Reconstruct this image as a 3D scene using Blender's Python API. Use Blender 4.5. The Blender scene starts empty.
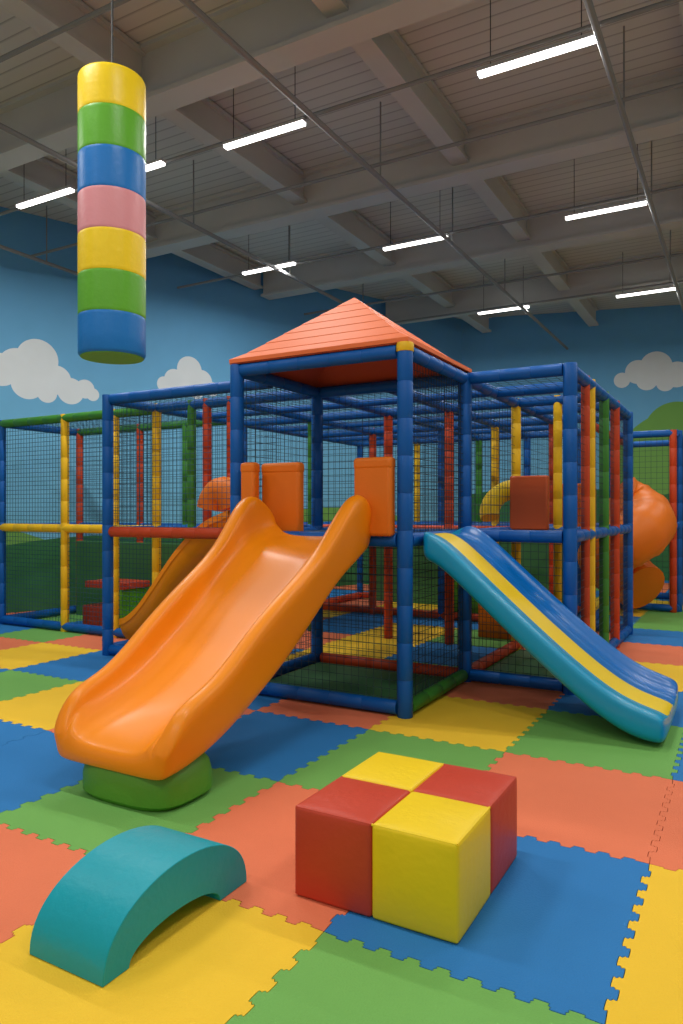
import bpy, bmesh, math, random
from mathutils import Vector, Matrix
random.seed(4)
scene = bpy.context.scene
try:
    scene.view_settings.view_transform = 'Standard'
    scene.view_settings.look = 'None'
except Exception:
    pass
COL = scene.collection

# ------------------------------------------------------------ materials
def srgb(r, g, b):
    f = lambda c: (c/12.92 if c <= 0.04045 else ((c+0.055)/1.055)**2.4)
    return (f(r/255), f(g/255), f(b/255), 1)

def mat(name, rgb, rough=0.5, coat=0.0, bump=0.0, bscale=60, var=0.06, vscale=3, spec=0.5, metal=0):
    m = bpy.data.materials.new(name); m.use_nodes = True
    nt = m.node_tree; bs = nt.nodes['Principled BSDF']
    c = srgb(*rgb)
    tc = nt.nodes.new('ShaderNodeTexCoord')
    nz = nt.nodes.new('ShaderNodeTexNoise'); nz.inputs['Scale'].default_value = vscale
    nz.inputs['Detail'].default_value = 4
    nt.links.new(tc.outputs['Object'], nz.inputs['Vector'])
    mx = nt.nodes.new('ShaderNodeMix'); mx.data_type = 'RGBA'
    mx.inputs[6].default_value = tuple(x*(1-var) for x in c[:3])+(1,)
    mx.inputs[7].default_value = tuple(min(1, x*(1+var)) for x in c[:3])+(1,)
    nt.links.new(nz.outputs['Fac'], mx.inputs[0])
    nt.links.new(mx.outputs[2], bs.inputs['Base Color'])
    bs.inputs['Roughness'].default_value = rough
    bs.inputs['Coat Weight'].default_value = coat
    bs.inputs['Coat Roughness'].default_value = 0.15
    bs.inputs['Specular IOR Level'].default_value = spec
    bs.inputs['Metallic'].default_value = metal
    if bump > 0:
        n2 = nt.nodes.new('ShaderNodeTexNoise'); n2.inputs['Scale'].default_value = bscale
        n2.inputs['Detail'].default_value = 5
        nt.links.new(tc.outputs['Object'], n2.inputs['Vector'])
        b = nt.nodes.new('ShaderNodeBump'); b.inputs['Strength'].default_value = bump
        b.inputs['Distance'].default_value = 0.01
        nt.links.new(n2.outputs['Fac'], b.inputs['Height'])
        nt.links.new(b.outputs['Normal'], bs.inputs['Normal'])
    return m

M = {}
M['t_blue'] = mat('foam_tube_blue', (4, 88, 168), 0.45, bump=.15, spec=.3)
M['t_red'] = mat('foam_tube_red', (196, 68, 30), 0.45, bump=.15, spec=.3)
M['t_yel'] = mat('foam_tube_yellow', (236, 188, 32), 0.45, bump=.15, spec=.3)
M['t_grn'] = mat('foam_tube_green', (62, 130, 48), 0.45, bump=.15, spec=.3)
M['net'] = mat('net_cord_dark', (36, 52, 64), 0.8)
M['netb'] = mat('net_cord_blue', (26, 72, 98), 0.8)
M['orange'] = mat('orange_plastic', (250, 144, 8), 0.38, coat=.10, var=.02, spec=.35)
M['orangepad'] = mat('orange_vinyl', (226, 116, 24), 0.45, bump=.1, spec=.3)
M['redpad'] = mat('orange_red_vinyl', (200, 84, 34), 0.4, bump=.1)
M['roof'] = mat('roof_vinyl', (232, 116, 64), 0.55, bump=.1, spec=.25)
M['roofred'] = mat('roof_lining_red', (200, 80, 40), 0.5)
M['s_blue'] = mat('slide_blue', (2, 108, 190), 0.32, coat=.12, var=.02, spec=.4)
M['s_teal'] = mat('slide_cyan', (10, 152, 196), 0.34, coat=.12, var=.02, spec=.4)
M['s_yel'] = mat('slide_yellow', (252, 214, 30), 0.34, coat=.12, var=.02, spec=.4)
M['v_red'] = mat('vinyl_red', (198, 66, 42), 0.42, bump=.25, bscale=26, spec=.35)
M['v_yel'] = mat('vinyl_yellow', (246, 210, 24), 0.42, bump=.25, bscale=26, spec=.35)
M['v_teal'] = mat('vinyl_teal', (8, 160, 176), 0.42, bump=.25, bscale=26, spec=.35)
M['v_blue'] = mat('vinyl_blue', (16, 116, 194), 0.42, bump=.2, bscale=30, spec=.4)
M['v_grn'] = mat('vinyl_green', (96, 172, 40), 0.42, bump=.2, bscale=30, spec=.4)
M['v_pink'] = mat('vinyl_pink', (222, 146, 152), 0.42, bump=.2, bscale=30, spec=.4)
M['v_dgrn'] = mat('vinyl_deep_green', (88, 150, 40), 0.5, bump=.2, bscale=35)
M['f_yel'] = mat('foam_yellow', (246, 200, 54), 0.72, bump=.4, bscale=120, var=.06, spec=.22)
M['f_red'] = mat('foam_coral', (234, 126, 88), 0.72, bump=.4, bscale=120, var=.06, spec=.22)
M['f_blu'] = mat('foam_blue', (46, 124, 190), 0.72, bump=.4, bscale=120, var=.06, spec=.22)
M['f_grn'] = mat('foam_green', (116, 176, 88), 0.72, bump=.4, bscale=120, var=.06, spec=.22)
M['deck'] = mat('deck_dark', (40, 60, 84), 0.6)
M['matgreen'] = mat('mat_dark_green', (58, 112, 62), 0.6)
M['concrete'] = mat('subfloor_concrete', (40, 40, 38), 0.8)
M['beam'] = mat('beam_grey_paint', (184, 184, 180), 0.7, var=.1, vscale=1.5)
M['pipe'] = mat('pipe_grey', (130, 132, 132), 0.6, spec=.3)
M['housing'] = mat('lamp_housing', (180, 180, 180), 0.5)
M['rope'] = mat('steel_cable', (60, 60, 60), 0.5)

def emis(name, rgb, s):
    m = bpy.data.materials.new(name); m.use_nodes = True
    b = m.node_tree.nodes['Principled BSDF']
    b.inputs['Base Color'].default_value = (1, 1, 1, 1)
    b.inputs['Emission Color'].default_value = rgb
    b.inputs['Emission Strength'].default_value = s
    return m
M['tube'] = emis('lamp_diffuser', (1, .97, .92, 1), 5)

# ------------------------------------------------------------ mesh builder
class B:
    def __init__(s):
        s.v = []; s.f = []; s.m = []; s.mats = []
    def mi(s, k):
        if k not in s.mats: s.mats.append(k)
        return s.mats.index(k)
    def add(s, vs, fs, k):
        o = len(s.v); s.v += [tuple(v) for v in vs]
        i = s.mi(k)
        for f in fs:
            s.f.append([a+o for a in f]); s.m.append(i)
    def box(s, lo, hi, k):
        x0, y0, z0 = lo; x1, y1, z1 = hi
        s.add([(x0,y0,z0),(x1,y0,z0),(x1,y1,z0),(x0,y1,z0),(x0,y0,z1),(x1,y0,z1),(x1,y1,z1),(x0,y1,z1)],
              [(0,3,2,1),(4,5,6,7),(0,1,5,4),(1,2,6,5),(2,3,7,6),(3,0,4,7)], k)
    def lathe(s, p0, p1, prof, k, n=12):
        p0 = Vector(p0); p1 = Vector(p1); d = (p1-p0); L = d.length; d.normalize()
        a = Vector((0,0,1)) if abs(d.z) < .9 else Vector((1,0,0))
        u = d.cross(a).normalized(); w = d.cross(u)
        vs = []; fs = []
        for t, r in prof:
            c = p0 + d*t
            for i in range(n):
                an = 2*math.pi*i/n
                vs.append(c + u*math.cos(an)*r + w*math.sin(an)*r)
        m = len(prof)
        for j in range(m-1):
            for i in range(n):
                fs.append((j*n+i, j*n+(i+1) % n, (j+1)*n+(i+1) % n, (j+1)*n+i))
        fs.append(list(range(n))[::-1]); fs.append([(m-1)*n+i for i in range(n)])
        s.add(vs, fs, k)
    def tube(s, p0, p1, r, k, seg=.3, n=12):
        L = (Vector(p1)-Vector(p0)).length
        c = max(1, round(L/seg)); q = L/c; prof = []
        for i in range(c):
            t = i*q
            prof += [(t, r*.94), (t+.006, r), (t+q-.006, r)]
        prof.append((L, r*.94))
        s.lathe(p0, p1, prof, k, n)
    def rod(s, p0, p1, r, k, n=8):
        L = (Vector(p1)-Vector(p0)).length
        s.lathe(p0, p1, [(0, r), (L, r)], k, n)
    def net(s, o, a, b, sp=.068, r=.0026, k='net'):
        o = Vector(o); a = Vector(a); b = Vector(b)
        na = max(1, round(a.length/sp)); nb = max(1, round(b.length/sp))
        for i in range(na+1):
            s.rod(o+a*i/na, o+a*i/na+b, r, k, 3)
        for j in range(nb+1):
            s.rod(o+b*j/nb, o+b*j/nb+a, r, k, 3)
    def sweep(s, pts, r, k, n=16, cap=True):
        P = [Vector(p) for p in pts]; vs = []; fs = []
        prev = None
        for i, p in enumerate(P):
            t = (P[min(i+1, len(P)-1)]-P[max(i-1, 0)]).normalized()
            if prev is None:
                a = Vector((0,0,1)) if abs(t.z) < .9 else Vector((1,0,0))
                u = t.cross(a).normalized()
            else:
                u = (prev - t*prev.dot(t)).normalized()
            prev = u; w = t.cross(u)
            rr = r[i] if isinstance(r, (list, tuple)) else r
            for q in range(n):
                an = 2*math.pi*q/n
                vs.append(p+u*math.cos(an)*rr+w*math.sin(an)*rr)
        for j in range(len(P)-1):
            for i in range(n):
                fs.append((j*n+i, j*n+(i+1) % n, (j+1)*n+(i+1) % n, (j+1)*n+i))
        if cap:
            fs.append(list(range(n))[::-1]); fs.append([(len(P)-1)*n+i for i in range(n)])
        s.add(vs, fs, k)
    def obj(s, name, parent=None, smooth=True, bevel=0, sub=0, loc=None):
        me = bpy.data.meshes.new(name); me.from_pydata(s.v, [], s.f)
        for k in s.mats: me.materials.append(M[k])
        me.polygons.foreach_set('material_index', s.m)
        me.update()
        bm = bmesh.new(); bm.from_mesh(me); bmesh.ops.recalc_face_normals(bm, faces=bm.faces)
        bm.to_mesh(me); bm.free()
        o = bpy.data.objects.new(name, me); COL.objects.link(o)
        if parent: o.parent = parent
        if bevel:
            md = o.modifiers.new('bevel', 'BEVEL'); md.width = bevel; md.segments = 3; md.limit_method = 'ANGLE'
        if sub:
            md = o.modifiers.new('sub', 'SUBSURF'); md.levels = sub; md.render_levels = sub
        if smooth:
            me.polygons.foreach_set('use_smooth', [True]*len(me.polygons))
            if not sub:
                try: me.set_sharp_from_angle(angle=math.radians(40))
                except Exception: pass
        return o

def empty(name, loc=(0,0,0)):
    e = bpy.data.objects.new(name, None); COL.objects.link(e); e.location = loc
    return e

# ------------------------------------------------------------ floor
CX, CY = -6.2, 17.17
LD = Vector((-.3788, -.9257)); LN = Vector((.9257, -.3788))
RD = Vector((.9674, .2528)); RN = Vector((.2528, -.9674))
def clip(poly, n, c, off):
    out = []
    f = lambda p: (p[0]-c[0])*n.x+(p[1]-c[1])*n.y-off
    for i in range(len(poly)):
        a, d = poly[i], poly[(i+1) % len(poly)]
        fa, fd = f(a), f(d)
        if fa >= 0: out.append(a)
        if (fa >= 0) != (fd >= 0):
            t = fa/(fa-fd); out.append((a[0]+(d[0]-a[0])*t, a[1]+(d[1]-a[1])*t))
    return out
def room_poly(poly, off=.01):
    p = clip(poly, LN, (CX, CY), off)
    if len(p) > 2: p = clip(p, RN, (CX, CY), off)
    return p
def slab(name, z0, z1, key, off=.01):
    p = room_poly([(-14, -3), (14, -3), (14, 23), (-14, 23)], off); n = len(p)
    b = B(); b.add([(x, y, z0) for x, y in p]+[(x, y, z1) for x, y in p],
                   [list(range(n)), [n+i for i in range(n)]]+[(i, (i+1) % n, (i+1) % n+n, i+n) for i in range(n)], key)
    return b.obj(name, smooth=False)
slab('floor', -.15, -.016, 'concrete')

TX, TY = 1.02, 1.18
OX, OY = -.385, 2.36
def ecurve(length):
    n = 18; q = length/n; out = []; h = .016
    for i in range(1, n-1):
        c = (i+.5)*q; sg = 1 if i % 2 == 0 else -1; a = q*.5
        out += [(c-a*.78, sg*h*0.25), (c-a*.98, sg*h*.7), (c-a*.85, sg*h*.95), (c-a*.5, sg*h), (c+a*.5, sg*h), (c+a*.85, sg*h*.95), (c+a*.98, sg*h*.7), (c+a*.78, sg*h*.25)]
    return out
EX = ecurve(TX); EY = ecurve(TY)
colmap = {(1,1):'f_blu',(1,0):'f_grn',(2,0):'f_yel',(0,1):'f_yel',(2,1):'f_red',(3,1):'f_grn',(3,0):'f_red',(4,1):'f_blu',
 (1,2):'f_red',(2,2):'f_grn',(3,2):'f_blu',(0,2):'f_red',(1,3):'f_grn',(0,3):'f_blu',(2,3):'f_yel',(3,3):'f_red',(4,2):'f_red',
 (5,2):'f_yel',(5,3):'f_grn',(6,3):'f_blu',(7,4):'f_red',(1,5):'f_yel',(1,6):'f_red',(1,7):'f_blu',(1,8):'f_grn',(1,4):'f_blu',
 (4,3):'f_blu',(6,2):'f_grn',(4,0):'f_yel',(0,0):'f_blu',(6,4):'f_yel',(5,4):'f_blu',(2,4):'f_red',(3,4):'f_grn',(4,4):'f_yel',
 (8,4):'f_grn',(7,3):'f_yel'}
names = ['f_yel', 'f_grn', 'f_red', 'f_blu']
b = B()
for k in range(-8, 13):
    for r in range(-2, 16):
        x0 = OX-TX*k; x1 = x0+TX; y0 = OY+TY*(r-1); y1 = y0+TY
        if x0 < -13 or x1 > 12: continue
        key = colmap.get((k, r)) or names[(k*3+r*2+((k*r) % 3)) % 4]
        if r < 12:
            pts = [(x0, y0)] + [(x0+t, y0+o) for t, o in EX] + [(x1, y0)] + [(x1+o, y0+t) for t, o in EY] \
                + [(x1, y1)] + [(x0+t, y1+o) for t, o in reversed(EX)] + [(x0, y1)] + [(x0+o, y0+t) for t, o in reversed(EY)]
        else:
            pts = [(x0, y0), (x1, y0), (x1, y1), (x0, y1)]
        cx, cy = (x0+x1)/2, (y0+y1)/2
        pts = [(cx+(x-cx)*.997, cy+(y-cy)*.997) for x, y in pts]
        pts = room_poly(pts, .02); n = len(pts)
        if n < 3: continue
        vs = [(x, y, 0) for x, y in pts] + [(x, y, -.016) for x, y in pts]
        b.add(vs, [list(range(n))] + [(i, i+n, (i+1) % n+n, (i+1) % n) for i in range(n)], key)
b.obj('foam_puzzle_mats', smooth=False)

# ------------------------------------------------------------ walls (painted mural)
def mural(name, circles, hills, zsplit):
    m = bpy.data.materials.new(name); m.use_nodes = True
    nt = m.node_tree; bs = nt.nodes['Principled BSDF']; N = nt.nodes.new; Lk = nt.links.new
    tc = N('ShaderNodeTexCoord'); sp = N('ShaderNodeSeparateXYZ'); Lk(tc.outputs['Object'], sp.inputs[0])
    cb = N('ShaderNodeCombineXYZ'); Lk(sp.outputs[0], cb.inputs[0]); Lk(sp.outputs[2], cb.inputs[2])
    def mask(cs):
        last = None
        for cx, cz, r in cs:
            d = N('ShaderNodeVectorMath'); d.operation = 'DISTANCE'
            Lk(cb.outputs[0], d.inputs[0]); d.inputs[1].default_value = (cx, 0, cz)
            c = N('ShaderNodeMath'); c.operation = 'LESS_THAN'; Lk(d.outputs['Value'], c.inputs[0]); c.inputs[1].default_value = r
            if last is None: last = c
            else:
                x = N('ShaderNodeMath'); x.operation = 'MAXIMUM'; Lk(last.outputs[0], x.inputs[0]); Lk(c.outputs[0], x.inputs[1]); last = x
        return last
    mr = N('ShaderNodeMapRange'); Lk(sp.outputs[2], mr.inputs[0]); mr.inputs[1].default_value = 1.5; mr.inputs[2].default_value = 6.4
    g = N('ShaderNodeMix'); g.data_type = 'RGBA'; Lk(mr.outputs[0], g.inputs[0])
    g.inputs[6].default_value = srgb(116, 186, 220); g.inputs[7].default_value = srgb(92, 160, 212)
    cur = g.outputs[2]
    for msk, colr in ((mask(hills[0]), srgb(112, 166, 78)), (mask(hills[1]), srgb(46, 112, 62)), (mask(circles), srgb(220, 228, 232))):
        x = N('ShaderNodeMix'); x.data_type = 'RGBA'; Lk(msk.outputs[0], x.inputs[0]); Lk(cur, x.inputs[6]); x.inputs[7].default_value = colr
        cur = x.outputs[2]
    nz = N('ShaderNodeTexNoise'); nz.inputs['Scale'].default_value = 2.5; Lk(tc.outputs['Object'], nz.inputs['Vector'])
    hs = N('ShaderNodeHueSaturation'); Lk(cur, hs.inputs['Color'])
    mp = N('ShaderNodeMapRange'); Lk(nz.outputs['Fac'], mp.inputs[0]); mp.inputs[3].default_value = .93; mp.inputs[4].default_value = 1.05
    Lk(mp.outputs[0], hs.inputs['Value'])
    Lk(hs.outputs[0], bs.inputs['Base Color']); bs.inputs['Roughness'].default_value = .75
    return m

cl_left = [(10.15,4.08,.33),(10.45,3.92,.30),(9.85,3.78,.24),(9.62,3.62,.22),(9.38,3.68,.16),(9.25,3.60,.11),(10.7,3.85,.26),(10.3,3.68,.26),(10.0,3.55,.16),(11.2,3.7,.3),
           (7.75,4.02,.20),(7.45,4.24,.25),(7.2,4.05,.22),(7.95,3.92,.14),(7.5,3.95,.22),(6.98,3.93,.14),(7.3,3.85,.14),
           (14.5,4.6,.5),(14.0,4.4,.35),(15.0,4.4,.35)]
M['mural_l'] = mural('mural_sky_left', cl_left, ([(4,-7.2,8.9),(13,-6.5,8.2)], [(9,-9,10.2),(2,-6,7.3),(17,-8,9.3)]), 0)
cl_right = [(3.75,4.72,.18),(4.1,4.9,.28),(4.5,5.0,.36),(4.95,4.8,.30),(4.3,4.70,.24),(5.3,4.7,.22),(4.7,4.62,.2),(9,5,.5),(9.6,4.8,.4),(8.5,4.8,.35)]
M['mural_r'] = mural('mural_sky_back', cl_right, ([(4.95,3.45,.72),(5.1,2.4,1.6),(8,-4,7)], [(2,-8,10.2),(7,-7,9.3),(14,-8,10.5)]), 0)
H = 6.42
b = B(); b.box((0, -.2, -.1), (20, 0, H), 'mural_l'); o = b.obj('wall_left', smooth=False)
o.location = (CX, CY, 0); o.rotation_euler = (0, 0, math.atan2(-.9257, -.3788))
b = B(); b.box((0, 0, -.1), (20, .2, H), 'mural_r'); o = b.obj('wall_back', smooth=False)
o.location = (CX, CY, 0); o.rotation_euler = (0, 0, math.atan2(.2528, .9674))

# ------------------------------------------------------------ ceiling
mc = bpy.data.materials.new('ceiling_metal_deck'); mc.use_nodes = True
nt = mc.node_tree; bs = nt.nodes['Principled BSDF']
tc = nt.nodes.new('ShaderNodeTexCoord'); wv = nt.nodes.new('ShaderNodeTexWave'); wv.bands_direction = 'Y'; wv.inputs['Scale'].default_value = 1.8
wv.wave_profile = 'SAW'
nt.links.new(tc.outputs['Object'], wv.inputs['Vector'])
rp = nt.nodes.new('ShaderNodeValToRGB'); rp.color_ramp.elements[0].color = srgb(140, 140, 138); rp.color_ramp.elements[1].color = srgb(196, 196, 192)
rp.color_ramp.elements[1].position = .18
nt.links.new(wv.outputs['Fac'], rp.inputs[0]); nt.links.new(rp.outputs[0], bs.inputs['Base Color']); bs.inputs['Roughness'].default_value = .7
M['cdeck'] = mc
slab('ceiling', H, H+.15, 'cdeck', -.2)

b = B()
def line_int(axis, c, D):
    if axis == 'x': t = (c-CY)/D.y; return CX+D.x*t, t
    t = (c-CX)/D.x; return CY+D.y*t, t
def ibeam(axis, c, lo, hi, z0, z1, w):
    t = .045
    def bx(a0, a1, za, zb):
        if axis == 'x': b.box((lo, c+a0, za), (hi, c+a1, zb), 'beam')
        else: b.box((c+a0, lo, za), (c+a1, hi, zb), 'beam')
    bx(-w, w, z0, z0+t); bx(-w, w, z1-t, z1); bx(-w*.45, w*.45, z0+t, z1-t)
for y in (-.3, 2.7, 5.6, 8.75, 11.7, 14.7):
    lo = line_int('x', y, LD)[0]+.12
    ibeam('x', y, lo, 13, 5.84, H, .15)
for x in (-11.4, -8.4, -5.55, -3.15, -.4, 3.2, 6.2):
    hi = (line_int('y', x, LD)[0] if x < CX else line_int('y', x, RD)[0])-.2
    ibeam('y', x, -2.5, hi, 6.0, H-.02, .11)
b.obj('ceiling_beams', smooth=False)

b = B()
for x in (-1.06, -3.75, -6.6, -9.6, 1.6):
    hi = (line_int('y', x, LD)[0] if x < CX else line_int('y', x, RD)[0])-.1
    b.rod((x, -2, 5.52), (x, hi, 5.52), .03, 'pipe')
for y in (4.16, 6.32, 7.6, 9.98, 12.6, 14.1, 1.6):
    b.rod((line_int('x', y, LD)[0]+.1, y, 5.69), (10, y, 5.69), .022, 'pipe')
for x in (-1.06, -3.75, -6.6, -9.6):
    for y in (1.6, 4.16, 7.6, 9.98, 12.6):
        if x < -7 and y > 8: continue
        b.rod((x, y, 5.5), (x, y, H), .010, 'pipe', 6)
b.obj('ceiling_pipes')

# ------------------------------------------------------------ lamps
lamps = [(-1.63,6.37),(-4.48,6.27),(-7.82,6.16),(-6.35,6.2),(-4.31,9.89),(-1.64,10.07),(-6.86,9.74),(-4.21,14.03),(-1.60,14.19),
         (1.3,6.3),(1.3,10),(-1.6,2.4),(-4.4,2.4),(1.3,2.4),(4.2,6.3),(4.2,10),(-7.3,2.4),(-1.6,-1.4),(1.3,-1.4),(-4.4,-1.4),(1.3,14.1)]
for i, (x, y) in enumerate(lamps):
    e = empty('ceiling_light' if i == 0 else 'ceiling_light.%03d' % i, (x, y, 5.6))
    b = B()
    b.box((-.52, -.04, .02), (.52, .04, .05), 'housing')
    b.box((-.51, -.035, -.01), (.51, .035, .02), 'tube')
    for sx in (-.4, .4): b.rod((sx, 0, .05), (sx, 0, H-5.6), .005, 'rope', 5)
    b.obj('fixture', parent=e, smooth=False)
    L = bpy.data.lights.new('lamp', 'AREA'); L.shape = 'RECTANGLE'; L.size = 1.0; L.size_y = .07
    L.energy = 45; L.color = (1, .98, .94)
    lo = bpy.data.objects.new('lamp_light', L); COL.objects.link(lo); lo.parent = e; lo.location = (0, 0, -.02)

# ------------------------------------------------------------ playground frame
PG = empty('indoor_playground_frame')
R = .062; ZT = 2.86; ZM = 1.38; ZB = .066
X0, X1 = -3.96, -2.323; Y0, Y1 = 5.141, 6.514
b = B(); nb = B(); db = B()
def post(x, y, k, z1=ZT, r=R): b.tube((x, y, 0), (x, y, z1+.05), r, k)
def hx(x0, x1, y, z, k, r=R*.92): b.tube((x0, y, z), (x1, y, z), r, k)
def hy(x, y0, y1, z, k, r=R*.92): b.tube((x, y0, z), (x, y1, z), r, k)
# tower
for x, y in ((X0,Y0),(X1,Y0),(X0,Y1),(X1,Y1)): post(x, y, 't_blue')
b.tube((X1, Y0, ZT-.01), (X1, Y0, ZT+.06), R*1.12, 't_yel', seg=1)
for z, ks in ((ZT, ('t_blue',)*4), (ZM, ('t_blue',)*4), (ZB, ('t_blue','t_grn','t_red','t_blue'))):
    hx(X0+R, X1-R, Y0, z, ks[0]); hy(X1, Y0+R, Y1-R, z, ks[1]); hx(X0+R, X1-R, Y1, z, ks[2]); hy(X0, Y0+R, Y1-R, z, ks[3])
nb.net((X1, Y0, ZM), (0, Y1-Y0, 0), (0, 0, ZT-ZM), k='net', r=.0032, sp=.06)
nb.net((X0, Y0, ZB), (X1-X0, 0, 0), (0, 0, ZM-ZB), k='net')
nb.net((X1, Y0, ZB), (0, Y1-Y0, 0), (0, 0, ZM-ZB), k='net')
nb.net((X0, Y0, ZB), (0, Y1-Y0, 0), (0, 0, ZT-ZB), k='net')
nb.net((X0, Y1, ZB), (X1-X0, 0, 0), (0, 0, ZM-ZB), k='net')
nb.net((X0, Y1, ZM), (X1-X0, 0, 0), (0, 0, ZT-ZM), k='net')
db.box((X0+.05, Y0+.05, ZM-.04), (X1-.05, Y1-.05, ZM+.03), 'deck')
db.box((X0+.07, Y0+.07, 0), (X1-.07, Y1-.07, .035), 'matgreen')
# right unit
XR = -1.354
ys = [6.514, 7.43, 8.25, 9.0, 10.07]
for y, k in zip(ys, ['t_blue','t_yel','t_grn','t_red','t_blue']): post(XR, y, k, r=R if k == 't_blue' else R*.85)
post(XR, 7.2, 't_red', r=R*.7)
for z in (ZT, ZM, ZB):
    hy(XR, ys[0]+R, ys[-1]-R, z, 't_blue')
    hx(X1+R, XR-R, ys[0], z, 't_blue')
    hx(X1, XR, ys[-1], z, 't_blue')
hx(X1, XR, 8.25, ZT, 't_blue'); hx(X1, XR, 8.25, ZM, 't_blue'); hx(X1, XR, 7.43, ZT, 't_blue'); hx(X1, XR, 9.0, ZT, 't_blue')
nb.net((XR, ys[0], ZB), (0, ys[-1]-ys[0], 0), (0, 0, ZT-ZB), k='net')
nb.net((X1, ys[0], ZB), (XR-X1, 0, 0), (0, 0, ZM-ZB), k='net')
nb.net((X1, ys[0], ZT), (XR-X1, 0, 0), (0, ys[-1]-ys[0], 0), sp=.1, k='netb')
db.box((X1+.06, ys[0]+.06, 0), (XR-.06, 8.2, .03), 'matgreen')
# centre complex behind tower
gx = [X1, -3.14, X0, -5.1, -6.24]; gy = [6.514, 8.25, 10.07, 11.8]
cc = {(0,1):'t_yel',(0,2):'t_red',(0,3):'t_blue',(1,0):None,(1,1):'t_red',(1,2):'t_yel',(1,3):'t_blue',(2,1):'t_red',(2,2):'t_blue',
      (2,3):'t_grn',(3,0):'t_red',(3,1):'t_grn',(3,2):'t_red',(3,3):'t_yel',(4,0):'t_yel',(4,1):'t_blue',(4,2):'t_red',(4,3):'t_blue'}
for (i, j), k in cc.items():
    if k: post(gx[i], gy[j], k, r=R*.9)
post(-1.85, 8.25, 't_yel', r=R*.8); post(-1.85, 9.0, 't_red', r=R*.8)
for j, y in enumerate(gy):
    for z in (ZT, ZM, ZB):
        if j == 0 and z != ZB: hx(gx[4], X0-R, y, z, 't_blue')
        elif j > 0 and not (z == ZB and j == 1): hx(gx[4], gx[0], y, z, {ZT:'t_blue', ZM:['t_blue','t_red','t_blue','t_blue'][j], ZB:'t_red'}[z])
for i, x in enumerate(gx):
    for z in (ZT, ZM, ZB):
        if i == 1 and z == ZM: continue
        if z == ZB and i in (1, 2, 3): continue
        hy(x, 6.514+R, 11.8, z, 't_blue' if z != ZB else 't_red')
for y in (7.4, 9.15, 10.9):
    hx(gx[4], gx[0], y, ZT, 't_blue', R*.7)
nb.net((gx[4], 6.514, ZT), (gx[0]-gx[4], 0, 0), (0, 11.8-6.514, 0), sp=.11, k='netb')
nb.net((gx[4], 11.8, 0), (gx[0]-gx[4], 0, 0), (0, 0, ZT), sp=.08, r=.0035, k='netb')
nb.net((gx[0], 6.514, ZM), (0, 5.2, 0), (0, 0, ZT-ZM), sp=.1, k='net')
nb.net((gx[4], 8.25, 0), (gx[0]-gx[4], 0, 0), (0, 0, ZT), sp=.1, k='net')
db.box((X0+.05, 6.56, ZM-.04), (X1-.05, 8.2, ZM+.02), 'deck')
db.box((X1+.05, 6.56, ZM-.04), (XR-.05, 8.2, ZM+.02), 'deck')
db.box((-6.2, 8.3, ZM-.04), (X0-.05, 10.0, ZM+.02), 'deck')
db.box((-3.0, 8.9, .0), (-2.45, 9.6, .45), 'orangepad')
db.box((-3.9, 10.2, .0), (-3.3, 11.0, .6), 'v_grn')
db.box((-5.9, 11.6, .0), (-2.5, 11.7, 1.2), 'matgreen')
# left front unit
XL, YL = -6.24, 5.75
post(XL, YL, 't_blue'); post(-5.45, YL+.76, 't_red', r=R*.85); post(-5.68, YL+.76, 't_grn', r=R*.85)
hx(XL+R, X0-R, YL, ZT, 't_blue'); hx(XL+R, X0-R, YL, ZM, 't_red'); hx(XL+R, X0-R, YL, ZB, 't_blue')
hy(XL, YL+R, 6.45, ZT, 't_blue'); hy(XL, YL+R, 6.45, ZM, 't_blue'); hy(XL, YL+R, 6.45, ZB, 't_blue')
nb.net((XL, YL, ZM), (X0-XL, 0, 0), (0, 0, ZT-ZM), sp=.06, k='netb')
nb.net((XL, YL, ZM), (0, .76, 0), (0, 0, ZT-ZM), k='net')
nb.net((XL, 6.5, ZB), (X0-XL, 0, 0), (0, 0, ZM-ZB), k='net')
nb.net((XL, YL, ZT), (X0-XL, 0, 0), (0, .76, 0), sp=.08, k='netb')
# left extension
for x, y, k in ((-9.29,6.6,'t_blue'),(-7.97,6.6,'t_yel'),(-7.03,6.6,'t_yel'),(-9.2,7.9,'t_red'),(-7.9,7.9,'t_red'),(-7.0,7.9,'t_grn')):
    post(x, y, k, r=R*.9)
for z, k in ((ZT,'t_grn'),(ZM,'t_yel'),(ZB,'t_blue')):
    hx(-9.29, XL, 6.6, z, k); hx(-9.2, XL, 7.9, z, 't_blue' if z != ZT else 't_grn'); hy(-9.25, 6.6, 7.9, z, 't_blue')
nb.net((-9.29, 6.6, 0), (3.05, 0, 0), (0, 0, ZT), sp=.06, r=.0032, k='netb')
nb.net((-9.2, 7.9, 0), (3.0, 0, 0), (0, 0, ZT), sp=.065, r=.003, k='netb')
nb.net((-9.29, 6.6, ZT), (3.05, 0, 0), (0, 1.3, 0), sp=.1, k='netb')
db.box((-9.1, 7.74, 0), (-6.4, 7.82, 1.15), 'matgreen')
db.box((-8.1, 7.0, 0), (-7.5, 7.6, .3), 'v_red'); db.box((-8.05, 7.0, .55), (-7.3, 7.5, .64), 'v_red'); db.box((-7.45, 7.0, 0), (-7.35, 7.6, .55), 'v_grn')
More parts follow.
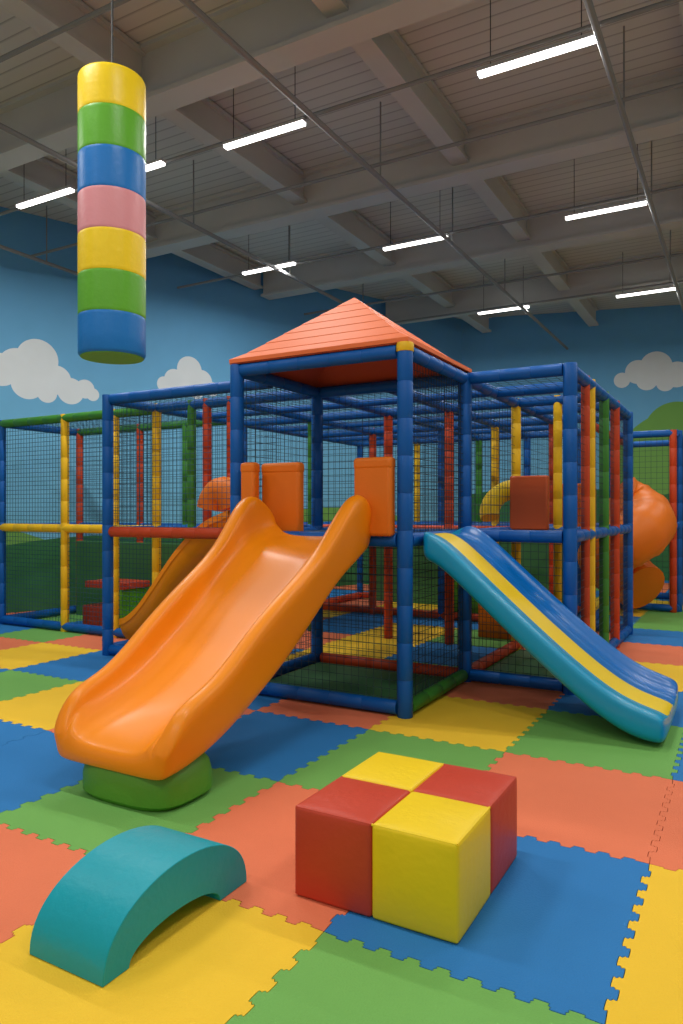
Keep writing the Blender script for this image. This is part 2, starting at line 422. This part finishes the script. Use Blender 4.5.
# far right unit
for x, y, k in ((-1.02,12.6,'t_red'),(-1.95,12.6,'t_blue'),(-.95,12.75,'t_blue'),(-1.0,14.4,'t_blue'),(-1.95,14.4,'t_yel')):
    post(x, y, k, r=R*.9)
for z in (ZT, ZM, ZB):
    hx(-1.95, -1.02, 12.6, z, 't_blue'); hy(-.98, 12.6, 14.4, z, 't_blue'); hx(-1.95, -1.0, 14.4, z, 't_blue')
    hy(-1.95, 10.07, 14.4, z, 't_red' if z == ZT else 't_blue')
nb.net((-.98, 12.6, 0), (0, 1.8, 0), (0, 0, ZT), sp=.09, k='net')
nb.net((-1.95, 12.6, 0), (.95, 0, 0), (0, 0, ZT), sp=.09, k='net')
db.box((-1.9, 12.65, ZM-.04), (-1.05, 14.35, ZM+.02), 'deck')
b.obj('padded_tubes', parent=PG)
nb.obj('safety_nets', parent=PG, smooth=False)
db.obj('decks_and_pads', parent=PG, smooth=False, bevel=.012)

# roof
b = B()
cx, cy = (X0+X1)/2, (Y0+Y1)/2; hxr, hyr = (X1-X0)/2+.05, (Y1-Y0)/2+.05
zb, za = 2.93, 3.57; n = 7
ring = lambda a, c, z: [(cx-a, cy-c, z), (cx+a, cy-c, z), (cx+a, cy+c, z), (cx-a, cy+c, z)]
for i in range(n):
    t0 = i/n; t1 = (i+1)/n
    a0, c0 = hxr*(1-t0), hyr*(1-t0); a1, c1 = hxr*(1-t1), hyr*(1-t1)
    z0 = zb+(za-zb)*t0; z1 = zb+(za-zb)*t1; L = .004 if i else .025
    vs = ring(a0, c0, z0-.01)+ring(a0+.001, c0+.001, z0+L)+ring(max(a1, .004), max(c1, .004), z1)
    fs = []
    for j in range(4):
        fs.append((j, (j+1) % 4, 4+(j+1) % 4, 4+j)); fs.append((4+j, 4+(j+1) % 4, 8+(j+1) % 4, 8+j))
    if i == n-1: fs.append((8, 9, 10, 11))
    b.add(vs, fs, 'roof')
b.add(ring(hxr, hyr, zb-.02)+[(cx, cy, za-.03)], [(0,1,4),(1,2,4),(2,3,4),(3,0,4)], 'roofred')
b.obj('tower_roof', parent=PG, smooth=False)

b = B()
for x0, x1, y0 in ((-2.72, -2.39, Y0-.12), (-3.84, -3.69, Y0-.12), (-3.74, -3.34, Y0+.05)):
    b.box((x0, y0, ZM+.03), (x1, y0+.1, 2.01), 'orangepad')
    b.box((x0-.003, y0-.004, 1.93), (x1+.003, y0+.104, 2.03), 'orangepad')
b.obj('entry_panels', parent=PG, bevel=.03)
b = B()
b.box((-2.30, 7.9, ZM+.02), (-1.88, 8.0, 2.0), 'redpad')
b.box((-2.1, 9.1, ZM+.02), (-1.6, 9.2, 1.95), 'orangepad')
b.obj('interior_panels', parent=PG, bevel=.02)

def chute(b, pts, r, k, n=12, lip=.05):
    P = [Vector(p) for p in pts]; vs = []; fs = []
    prof = []
    for q in range(n+1):
        an = math.pi+math.pi*q/n
        prof.append((math.cos(an)*r, math.sin(an)*r*.9))
    prof += [(r+lip, .02), (r+lip, -.05)]
    for q in range(n+1):
        an = 2*math.pi-math.pi*q/n
        prof.append((math.cos(an)*(r+.03), math.sin(an)*(r*.9+.03)-.01))
    prof += [(-r-lip, -.05), (-r-lip, .02)]
    m = len(prof)
    for i, p in enumerate(P):
        t = (P[min(i+1, len(P)-1)]-P[max(i-1, 0)]); t.z = 0; t.normalize()
        u = Vector((t.y, -t.x, 0))
        for a, c in prof: vs.append(p+u*a+Vector((0, 0, c)))
    for j in range(len(P)-1):
        for i in range(m): fs.append((j*m+i, j*m+(i+1) % m, (j+1)*m+(i+1) % m, (j+1)*m+i))
    for j in (0, (len(P)-1)*m):
        for q in range(n): fs.append((j+q, j+q+1, j+m-3-q-1, j+m-3-q))
    b.add(vs, fs, k)
def spline(pts, n=8):
    P = [Vector(p) for p in pts]; P = [P[0]*2-P[1]]+P+[P[-1]*2-P[-2]]; out = []
    for i in range(1, len(P)-2):
        for q in range(n):
            t = q/n; a, c, d, e = P[i-1], P[i], P[i+1], P[i+2]
            out.append(.5*((2*c)+(d-a)*t+(2*a-5*c+4*d-e)*t*t+(-a+3*c-3*d+e)*t**3))
    out.append(P[-2]); return out
b = B()
chute(b, spline([(-4.6,6.14,1.6),(-4.95,6.14,1.46),(-5.3,6.14,1.18),(-5.6,6.14,.84),(-5.85,6.14,.56),(-6.03,6.14,.42),(-6.14,6.14,.38)]), .28, 'orange', lip=.04)
pts = []
for i in range(13):
    an = math.radians(10+160*i/12); pts.append((-5.0+.16*math.cos(an), 6.25, 1.60+.22*math.sin(an)))
b.sweep(pts, .17, 'orangepad')
b.obj('curved_slide_chute', parent=PG)
b = B()
pts = []
for i in range(13):
    an = math.radians(95+105*i/12); pts.append((-2.45+.30*math.cos(an), 8.6+.1*math.sin(an), 1.62+.26*math.sin(an)))
b.sweep(pts, .12, 'v_yel')
b.obj('yellow_crawl_bend', parent=PG)
b = B()
pts = []
for i in range(44):
    an = math.radians(120-430*i/43); pts.append((-1.60+.30*math.cos(an), 11.70+.40*math.sin(an), 1.80-1.38*i/43))
rr = [.39 if i % 4 else .41 for i in range(44)]
b.sweep(pts, rr, 'orangepad', n=24)
b.obj('spiral_tube_slide', parent=PG)

# ------------------------------------------------------------ orange slide
OS = empty('orange_slide')
st = [ # y, cx, z bed, half width, wall h, underside
 (5.13,-3.11,1.40,.52,.14,.10),(5.04,-3.11,1.40,.55,.25,.12),(4.92,-3.11,1.39,.57,.34,.16),(4.78,-3.11,1.35,.57,.36,.19),(4.62,-3.11,1.27,.55,.29,.20),(4.42,-3.11,1.12,.53,.23,.21),
 (4.2,-3.11,.965,.52,.235,.22),(3.92,-3.09,.79,.505,.27,.22),(3.62,-3.08,.62,.485,.27,.21),(3.36,-3.06,.49,.475,.225,.19),(3.16,-3.05,.41,.47,.20,.17),(3.0,-3.05,.365,.47,.20,.16),(2.90,-3.05,.335,.465,.17,.14),(2.83,-3.05,.305,.455,.10,.12),(2.79,-3.05,.275,.42,.05,.09)]
def orange_section(w, h, u):
    half = [(0,0),(.40,.004),(.60,.03),(.70,.09),(.745,h*.62),(.77,h*.9),(.82,h+.012),(.92,h+.016),(1.0,h-.015),(1.01,h-.08 if h > .1 else h-.04),(.96,-.02),(.93,-u*.8),(.82,-u),(.4,-u)]
    pts = [(a*w, min(c, h+.016)) for a, c in half]
    pts.append((0, -u))
    return pts + [(-a, c) for a, c in reversed(pts[1:-1])]
vs = []; fs = []; m = None
for y, cxs, z, w, h, u in st:
    sec = orange_section(w, h, u); m = len(sec)
    vs += [(cxs+a, y, z+c) for a, c in sec]
for j in range(len(st)-1):
    for i in range(m): fs.append((j*m+i, j*m+(i+1) % m, (j+1)*m+(i+1) % m, (j+1)*m+i))
def cap2(o):
    hN = m//2
    for side in (0, 1):
        idx = [o+i for i in range(hN+1)] if side == 0 else [o]+[o+m-i for i in range(1, hN+1)]
        i, j = 0, hN
        while j-i > 2:
            fs.append((idx[i], idx[i+1], idx[j-1], idx[j])); i += 1; j -= 1
        if j-i == 2: fs.append((idx[i], idx[i+1], idx[j]))
cap2(0); cap2((len(st)-1)*m)
b = B(); b.add(vs, fs, 'orange'); b.obj('slide_body', parent=OS, sub=2)
b = B()
prof = [(0,.90),(.03,1.0),(.12,1.0),(.18,.96),(.22,.86)]
vs = []; fs = []; n = 32
for z, s in prof:
    for i in range(n):
        an = 2*math.pi*i/n; c, sn = math.cos(an), math.sin(an)
        ex = .6
        vs.append((-3.0+.36*s*math.copysign(abs(c)**ex, c), 3.06+.26*s*math.copysign(abs(sn)**ex, sn), z))
for j in range(len(prof)-1):
    for i in range(n): fs.append((j*n+i, j*n+(i+1) % n, (j+1)*n+(i+1) % n, (j+1)*n+i))
fs.append(list(range(n))); fs.append([(len(prof)-1)*n+i for i in range(n)])
b.add(vs, fs, 'v_dgrn'); b.obj('pedestal', parent=OS)

# ------------------------------------------------------------ blue slide
BS = empty('blue_slide')
sec = [(5.28,-.20,'s_teal'),(5.25,-.10,'s_teal'),(5.25,.02,'s_teal'),(5.27,.05,'s_teal'),(5.32,.055,'s_teal'),(5.40,.045,'s_teal'),(5.45,.03,'s_teal'),
       (5.465,.03,'s_yel'),(5.55,.032,'s_yel'),(5.76,.032,'s_yel'),(5.855,.03,'s_yel'),(5.87,.01,'s_blue'),(5.92,.0,'s_blue'),(6.05,0,'s_blue'),(6.08,.014,'s_blue'),(6.11,0,'s_blue'),(6.24,0,'s_blue'),
       (6.30,.03,'s_blue'),(6.33,.07,'s_blue'),(6.37,.085,'s_blue'),(6.42,.08,'s_blue'),(6.44,.04,'s_teal'),(6.44,-.1,'s_teal'),(6.42,-.20,'s_teal'),(5.85,-.20,'s_teal')]
st = [(-2.27,1.40,1),(-2.18,1.385,1),(-2.05,1.31,1),(-1.7,.99,1),(-1.3,.64,1),(-1.0,.40,1),(-.84,.295,1),(-.72,.235,1),(-.6,.195,1),(-.5,.17,.9),(-.47,.15,.5)]
b = B(); m = len(sec)
for x, z, s in st:
    for y, v, k in sec: b.v.append((x, y, max(.006, z+v*s)))
for j in range(len(st)-1):
    for i in range(m):
        b.f.append([j*m+i, j*m+(i+1) % m, (j+1)*m+(i+1) % m, (j+1)*m+i]); b.m.append(b.mi(sec[i][2]))
for o in (0, (len(st)-1)*m):
    b.f.append([o+i for i in range(m)]); b.m.append(b.mi('s_teal'))
b.obj('slide_body', parent=BS, sub=2)

# ------------------------------------------------------------ checker block
SB = empty('checkered_soft_play_block')
bx0, bx1, by0, by1, bh = -1.645, -.925, 2.52, 3.31, .375
mx_, my_ = (bx0+bx1)/2, (by0+by1)/2
for nm, x0, x1, y0, y1, k in (('cushion_1',bx0,mx_,by0,my_,'v_red'),('cushion_2',mx_,bx1,by0,my_,'v_yel'),('cushion_3',bx0,mx_,my_,by1,'v_yel'),('cushion_4',mx_,bx1,my_,by1,'v_red')):
    bm = bmesh.new(); n = 8
    bmesh.ops.create_cube(bm, size=1)
    bmesh.ops.subdivide_edges(bm, edges=bm.edges[:], cuts=n, use_grid_fill=True)
    w, d = x1-x0, y1-y0
    for v in bm.verts:
        c = v.co.copy()
        p = [c.x*w, c.y*d, c.z*bh]
        fx, fy, fz = 1-(2*c.x)**2, 1-(2*c.y)**2, 1-(2*c.z)**2
        if c.z > .499: p[2] += .012*fx*fy
        if x0 == bx0 and c.x < -.499: p[0] -= .010*fy*fz
        if x1 == bx1 and c.x > .499: p[0] += .010*fy*fz
        if y0 == by0 and c.y < -.499: p[1] -= .010*fx*fz
        if y1 == by1 and c.y > .499: p[1] += .010*fx*fz
        v.co = Vector(((x0+x1)/2+p[0], (y0+y1)/2+p[1], bh/2+p[2]+.001))
    me = bpy.data.meshes.new(nm); bm.to_mesh(me); bm.free(); me.materials.append(M[k])
    o = bpy.data.objects.new(nm, me); COL.objects.link(o); o.parent = SB
    md = o.modifiers.new('bevel', 'BEVEL'); md.width = .016; md.segments = 4; md.angle_limit = math.radians(50)
    me.polygons.foreach_set('use_smooth', [True]*len(me.polygons))
b = B(); z = bh+.001
for p, q, k in (((bx0,by0,z),(mx_,by0,z),'v_red'),((mx_,by0,z),(bx1,by0,z),'v_yel'),((bx1,by0,z),(bx1,my_,z),'v_yel'),((bx1,my_,z),(bx1,by1,z),'v_red'),
                ((bx0,by0,z),(bx0,my_,z),'v_red'),((bx0,my_,z),(bx0,by1,z),'v_yel'),((bx0,by1,z),(mx_,by1,z),'v_yel'),((mx_,by1,z),(bx1,by1,z),'v_red'),
                ((bx1,by0,0.01),(bx1,by0,z),'v_yel'),((bx0,by0,.01),(bx0,by0,z),'v_red'),((bx1,by1,.01),(bx1,by1,z),'v_red')):
    pp = [Vector(p), Vector(q)]
    for v in pp:
        v.x += .008 if v.x < mx_-.01 else (-.008 if v.x > mx_+.01 else 0)
        v.y += .008 if v.y < my_-.01 else (-.008 if v.y > my_+.01 else 0)
        if v.z > .1: v.z -= .007
    b.rod(pp[0], pp[1], .0055, k, 8)
b.obj('piping', parent=SB)

# ------------------------------------------------------------ arch
b = B(); ax0, ax1, yc = -2.26, -1.885, 2.115
n = 28; prof = []; inner = []
for i in range(n+1):
    an = math.pi*i/n; prof.append((yc+.40*math.cos(an), .27*math.sin(an)**.85 if 0 < i < n else 0))
    inner.append((yc-.03+.25*math.cos(an), .085*math.sin(an)**.9 if 0 < i < n else 0))
vs = []; fs = []
for x in (ax0, ax1):
    vs += [(x, y, z+.001) for y, z in prof]+[(x, y, z+.001) for y, z in inner]
N1 = n+1; T = 2*N1
for s in (0, 1):
    o = s*T
    for i in range(n): fs.append((o+i, o+i+1, o+N1+i+1, o+N1+i))
for i in range(n):
    fs.append((i, i+1, T+i+1, T+i)); fs.append((N1+i, N1+i+1, T+N1+i+1, T+N1+i))
fs.append((0, N1, T+N1, T)); fs.append((n, N1+n, T+N1+n, T+n))
b.add(vs, fs, 'v_teal')
for x in (ax0+.004, ax1-.004):
    b.sweep([(x, yc+(y-yc)*.99, max(.006, z*.985)) for y, z in prof], .0055, 'v_teal', n=6)
b.obj('soft_play_arch', bevel=.012)

# ------------------------------------------------------------ hanging column
HC = empty('hanging_foam_column', (-3.655, 3.405, 0))
b = B(); r = .215; z0, z1 = 2.62, 4.45; nbnd = 7; hgt = (z1-z0)/nbnd
for i, k in enumerate(['v_blue','v_grn','v_yel','v_pink','v_blue','v_grn','v_yel']):
    a = i*hgt
    pr = [(0,r*.99),(.004,r*.999),(.02,r*1.002),(hgt*.5,r*1.003),(hgt-.02,r*1.002),(hgt-.004,r*.999),(hgt,r*.99)]
    if i == 0: pr = [(0,r*.95),(.01,r*.985)]+pr[2:]
    if i == 6: pr = pr[:-2]+[(hgt-.008,r*.985),(hgt,r*.95)]
    b.lathe((0, 0, z0+a), (0, 0, z0+a+hgt), pr, k, 48)
b.lathe((0, 0, z0-.004), (0, 0, z0+.002), [(0, r*.93), (.006, r*.94)], 'v_grn', 48)
b.rod((0, 0, z1), (0, 0, H), .008, 'rope')
b.lathe((0, 0, z1), (0, 0, z1+.03), [(0, .06), (.03, .04)], 'rope', 16)
b.obj('column_body', parent=HC)

# ------------------------------------------------------------ world & camera
w = bpy.data.worlds.new('hall_ambient'); scene.world = w; w.use_nodes = True
w.node_tree.nodes['Background'].inputs[0].default_value = (.98, .98, .97, 1)
w.node_tree.nodes['Background'].inputs[1].default_value = .38
cam = bpy.data.cameras.new('camera'); co = bpy.data.objects.new('camera', cam); COL.objects.link(co)
co.location = (0, 0, 1.6); co.rotation_euler = (math.radians(90), 0, math.radians(29.36))
cam.sensor_width = 36; cam.lens = 25.31
scene.camera = co
